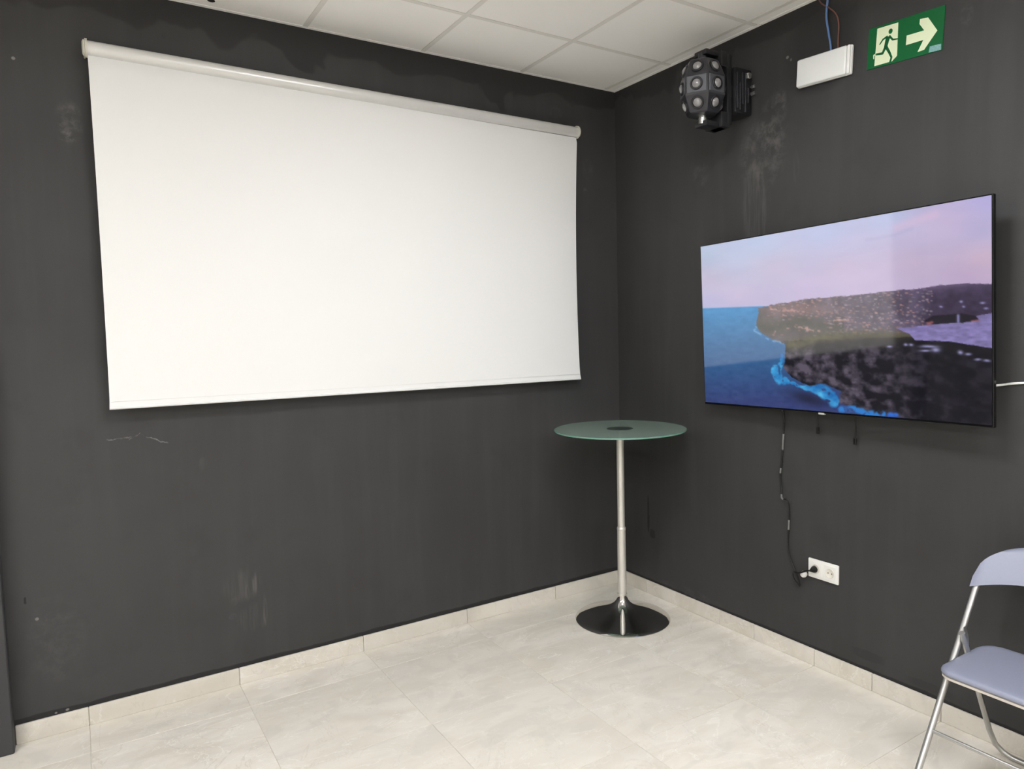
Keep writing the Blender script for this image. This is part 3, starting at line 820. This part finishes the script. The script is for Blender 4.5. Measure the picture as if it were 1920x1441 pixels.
for r_, h_ in prof:
    rings.append([bm.verts.new(HC + Vector((r_ / math.cos(math.pi / 6) * math.cos(A0 + math.pi / 6 + k * math.pi / 3), r_ / math.cos(math.pi / 6) * math.sin(A0 + math.pi / 6 + k * math.pi / 3), h_))) for k in range(6)])
for a, b in zip(rings[:-1], rings[1:]):
    for k in range(6): bm.faces.new((a[k], a[(k + 1) % 6], b[(k + 1) % 6], b[k]))
bm.faces.new(rings[0][::-1]); bm.faces.new(rings[-1])
bmesh.ops.bevel(bm, geom=list(bm.edges), offset=.004, segments=1, affect='EDGES')
hd = obj('drum_head', bm, M_lgrey, pl)
for k in range(6):
    a = A0 + k * math.pi / 3; c_, s_ = math.cos(a), math.sin(a)
    bm = boxbm(.0945, .0975, -.047, .047, -.038, .038, .001, 1)
    fp = obj('facet_sheen', bm, M_facet_sheen, hd); fp.location = HC; fp.rotation_euler = (0, 0, a)  # paler plates put the satin sheen of the middle facets into colour
ln = mesh_from('lens', lathe(bmesh.new(), [(.0220, -.002), (.0220, .003), (.0190, .009), (.0115, .014), (0, .016)], 20), True, 60); ln.materials.append(M_lens)
rg = mesh_from('lens_ring', lathe(bmesh.new(), [(.0305, -.003), (.0305, .005), (.0280, .0075), (.0225, .0075), (.0220, .001)], 24), True, 40); rg.materials.append(M_lbody)
for k in range(6):
    a = A0 + k * math.pi / 3
    for tilt, rr, hh in ((0, .0975, 0), (.355, .0815, .083), (-.355, .0815, -.083)):
        n_ = Vector((math.cos(a) * math.cos(tilt), math.sin(a) * math.cos(tilt), math.sin(tilt)))
        p_ = HC + Vector((math.cos(a) * rr, math.sin(a) * rr, hh))
        q_ = n_.to_track_quat('Z', 'Y')
        for nm, me_ in (('lens_ring', rg), ('lens', ln)):
            o = new_obj(nm, me_, None, hd); o.location = p_; o.rotation_mode = 'QUATERNION'; o.rotation_quaternion = q_

# ------------------------------------------------------------------ bar table
t = NT('frosted_green_glass')
co = t.n('ShaderNodeTexCoord').outputs['Object']
f = t.noise(co, 90, 3)
t.l(t.mix(f, rgb(192, 214, 202), rgb(206, 226, 214)), t.b.inputs['Base Color'])
t.b.inputs['Roughness'].default_value = 0.14
t.b.inputs['Transmission Weight'].default_value = 0.70
t.b.inputs['IOR'].default_value = 1.5
M_glass = t.m
t = NT('frosted_green_glass_rim')
co = t.n('ShaderNodeTexCoord').outputs['Object']
t.l(t.mix(t.noise(co, 60, 2), rgb(120, 168, 150), rgb(140, 186, 168)), t.b.inputs['Base Color'])
t.b.inputs['Roughness'].default_value = 0.15
t.b.inputs['Transmission Weight'].default_value = 0.35
M_rim = t.m
M_chrome = simple('polished_chrome', rgb(205, 203, 200), 0.07, metal=1.0, noise_amt=.01)
M_chrome2 = simple('brushed_chrome_pole', rgb(222, 219, 212), 0.50, metal=0.65, noise_amt=.02)
M_disc = simple('dark_green_grey_disc', rgb(50, 62, 56), 0.4, noise_amt=.15)
tb = tag(empty('bar_table', (-0.379, -0.466, 0.0)), 'tall round bar table with frosted green glass top and chrome trumpet base', 'table')
R = 0.366
obj('glass_top', lathe(bmesh.new(), [(0, 1.072), (R - .006, 1.072), (R - .006, 1.080), (0, 1.080)], 96), M_glass, tb, True, 40)
obj('glass_rim', lathe(bmesh.new(), [(R - .006, 1.0718), (R - .001, 1.0725), (R, 1.0745), (R, 1.0778), (R - .001, 1.0797), (R - .006, 1.0802), (R - .006, 1.0718)], 96), M_rim, tb, True, 40)
obj('centre_disc', lathe(bmesh.new(), [(0, 1.0797), (.072, 1.0797), (.072, 1.0806), (.068, 1.0811), (0, 1.0811)], 48), M_disc, tb, True, 40)
obj('top_plate', lathe(bmesh.new(), [(0, 1.071), (.062, 1.071), (.062, 1.066), (.030, 1.058), (.026, 1.04), (0, 1.04)], 40), M_black, tb, True, 40)
obj('upper_pole', lathe(bmesh.new(), [(0, 1.060), (.0205, 1.060), (.0205, .500), (0, .500)], 32), M_chrome2, tb, True, 40)
obj('collar', lathe(bmesh.new(), [(.0203, .526), (.0225, .525), (.0252, .519), (.0252, .511), (.0240, .507), (.0205, .506)], 32), M_chrome2, tb, True, 60)
obj('lower_pole', lathe(bmesh.new(), [(0, .512), (.0238, .512), (.0248, .110), (0, .110)], 32), M_chrome2, tb, True, 40)
bp = [(0, .145), (.0262, .145), (.0285, .128), (.034, .110), (.044, .095), (.060, .081), (.084, .068), (.115, .056), (.150, .0445), (.185, .0335), (.218, .023), (.245, .0145), (.261, .0085), (.266, .0045), (.264, .001), (.258, 0.0005), (0, .0005)]
obj('trumpet_base', lathe(bmesh.new(), bp, 96), M_chrome, tb, True, 60)

# ------------------------------------------------------------------ folding chair
M_pad = simple('blue_grey_vinyl', rgb(138, 142, 160), 0.42, noise_amt=.03, scale=120, bump=.05)
M_alu = simple('satin_grey_tube', rgb(190, 190, 188), 0.30, metal=0.85, noise_amt=.03)
M_beige = simple('pale_seat_pan', rgb(206, 198, 188), 0.4, noise_amt=.03)
M_foot = simple('dark_rubber_foot', rgb(60, 60, 62), 0.7)
CY = -2.468
ch = tag(empty('folding_chair', (-0.33, CY, 0.0)), 'folding chair with blue-grey padded seat and back by the wall', 'chair')
def CP(x, y, z): return (x + 0.33, y, z)      # y measured from the chair's middle, + towards the corner
fx = lambda z: -0.628 + 0.652 * z             # main frame leans back towards the wall
HW = 0.208
path = []
for s in (1, -1):
    leg = [CP(fx(z), s * HW, z) for z in (0.012, .2, .4, .6, .70)]
    arc = [CP(fx(.70 + .07 * math.sin(a)) + .02 * (1 - math.cos(a)), s * (HW - .07 * (1 - math.cos(a))), .70 + .07 * math.sin(a)) for a in (math.pi / 6, math.pi / 3, math.pi / 2)]
    seq = leg + arc
    path = path + (seq if s == 1 else seq[::-1])
obj('front_frame', tube(bmesh.new(), path, 0.0108, 14), M_alu, ch, True, 60)
for s in (1, -1):
    d = Vector((0.652, 0, 1)).normalized()
    p0 = Vector(CP(fx(0.0), s * HW, 0.0))
    obj('foot_cap', tube(bmesh.new(), [p0 + d * .0125, p0 + d * .052], .0128, 14), M_foot, ch, True, 60)
# rear frame: U-shaped tube standing on its bottom bar
rx = lambda z: -0.068 - 0.50 * (z - 0.02)
H3 = HW - 0.020
path = []
for s in (1, -1):
    seq = [CP(rx(z), s * H3, z) for z in (.535, .40, .25, .11)]
    seq += [CP(rx(.09 - .076 * math.sin(a)) , s * (H3 - .062 * (1 - math.cos(a))), .088 - .076 * math.sin(a)) for a in (math.pi / 6, math.pi / 3, math.pi / 2)]
    path = path + (seq if s == 1 else seq[::-1])
obj('rear_frame', tube(bmesh.new(), path, 0.0100, 14), M_alu, ch, True, 60)
obj('crossbar', tube(bmesh.new(), [CP(fx(.222), HW - .004, .222), CP(fx(.222), -HW + .004, .222)], .0068, 10), M_alu, ch, True, 60)
for s in (1, -1):
    a, b = Vector(CP(fx(.535) - .012, s * (HW - .011), .545)), Vector(CP(rx(.44) + .012, s * (HW - .011), .44))
    dd = (b - a).normalized(); pp = Vector((-dd.z, 0, dd.x)) * .011
    poly = [a - pp * .7, b - pp * .8, b + pp * 1.0, a + (b - a) * .4 + pp * 1.5, a + pp * .7]
    bm = bmesh.new()
    lo = [bm.verts.new(q + Vector((0, -.0012, 0))) for q in poly]; hi = [bm.verts.new(q + Vector((0, .0012, 0))) for q in poly]
    bm.faces.new(lo[::-1]); bm.faces.new(hi)
    for i in range(5): bm.faces.new((lo[i], lo[(i + 1) % 5], hi[(i + 1) % 5], hi[i]))
    obj('hinge_bracket', bm, M_alu, ch)
# seat: rounded pad over a pale pan
def rounded(x0, x1, hy, rf, rb, n=8):
    out = []
    for cx_, cy_, r_, a0 in ((x0 + rf, hy - rf, rf, 90), (x0 + rf, -hy + rf, rf, 180), (x1 - rb, -hy + rb, rb, 270), (x1 - rb, hy - rb, rb, 0)):
        for k in range(n + 1):
            a = math.radians(a0 + 90 * k / n); out.append((cx_ + r_ * math.cos(a), cy_ + r_ * math.sin(a)))
    return out
def pad(name, x0, x1, hy, rf, rb, levels, mat, parent):
    bm = bmesh.new(); rings = []
    for inset, z in levels:
        ring = rounded(x0 + inset, x1 - inset, hy - inset, max(.006, rf - inset), max(.006, rb - inset))
        rings.append([bm.verts.new(CP(x, y, z)) for x, y in ring])
    for a, b in zip(rings[:-1], rings[1:]):
        n = len(a)
        for k in range(n): bm.faces.new((a[k], a[(k + 1) % n], b[(k + 1) % n], b[k]))
    bm.faces.new(rings[0][::-1]); bm.faces.new(rings[-1])
    return obj(name, bm, mat, parent, True, 50)
seat = pad('seat', -.500, -.150, .190, .055, .075, [(.004, .4405), (.0, .444), (0, .449), (.003, .455), (.010, .4592), (.03, .4615), (.10, .4630)], M_pad, ch)
pad('seat_pan', -.497, -.154, .187, .052, .072, [(.006, .4265), (0, .430), (0, .4375), (.010, .4405)], M_beige, seat)
# backrest: curved panel wrapped round the frame top
bm = bmesh.new(); NS, NV = 40, 12; g = {}
for side in (0, 1):
    for i in range(NS + 1):
        s = -1 + 2 * i / NS
        zb = .668 + .040 * (1 - s * s)
        zt = .668 + .034 + .116 * (max(0, 1 - abs(s) ** 3.0)) ** .5
        for j in range(NV + 1):
            v = j / NV; z = zb + (zt - zb) * v
            edge = min(1.0, min(v, 1 - v) * 5 + .25, (1 - abs(s)) * 9 + .25)
            th = .0185 * (.90 + .10 * math.sqrt(edge))
            x = fx(z) + .024 * max(0, 1 - (s / .9) ** 2) + (th if side else -th)
            y = s * (HW + .0145)
            g[(side, i, j)] = bm.verts.new(CP(x, y, z))
for i in range(NS):
    for j in range(NV):
        bm.faces.new([g[(0, i, j)], g[(0, i + 1, j)], g[(0, i + 1, j + 1)], g[(0, i, j + 1)]])
        bm.faces.new([g[(1, i, j)], g[(1, i, j + 1)], g[(1, i + 1, j + 1)], g[(1, i + 1, j)]])
for i in range(NS):
    for j in (0, NV): bm.faces.new([g[(0, i, j)], g[(0, i + 1, j)], g[(1, i + 1, j)], g[(1, i, j)]])
for j in range(NV):
    for i in (0, NS): bm.faces.new([g[(0, i, j)], g[(0, i, j + 1)], g[(1, i, j + 1)], g[(1, i, j)]])
obj('backrest', bm, M_pad, ch, True, 60)
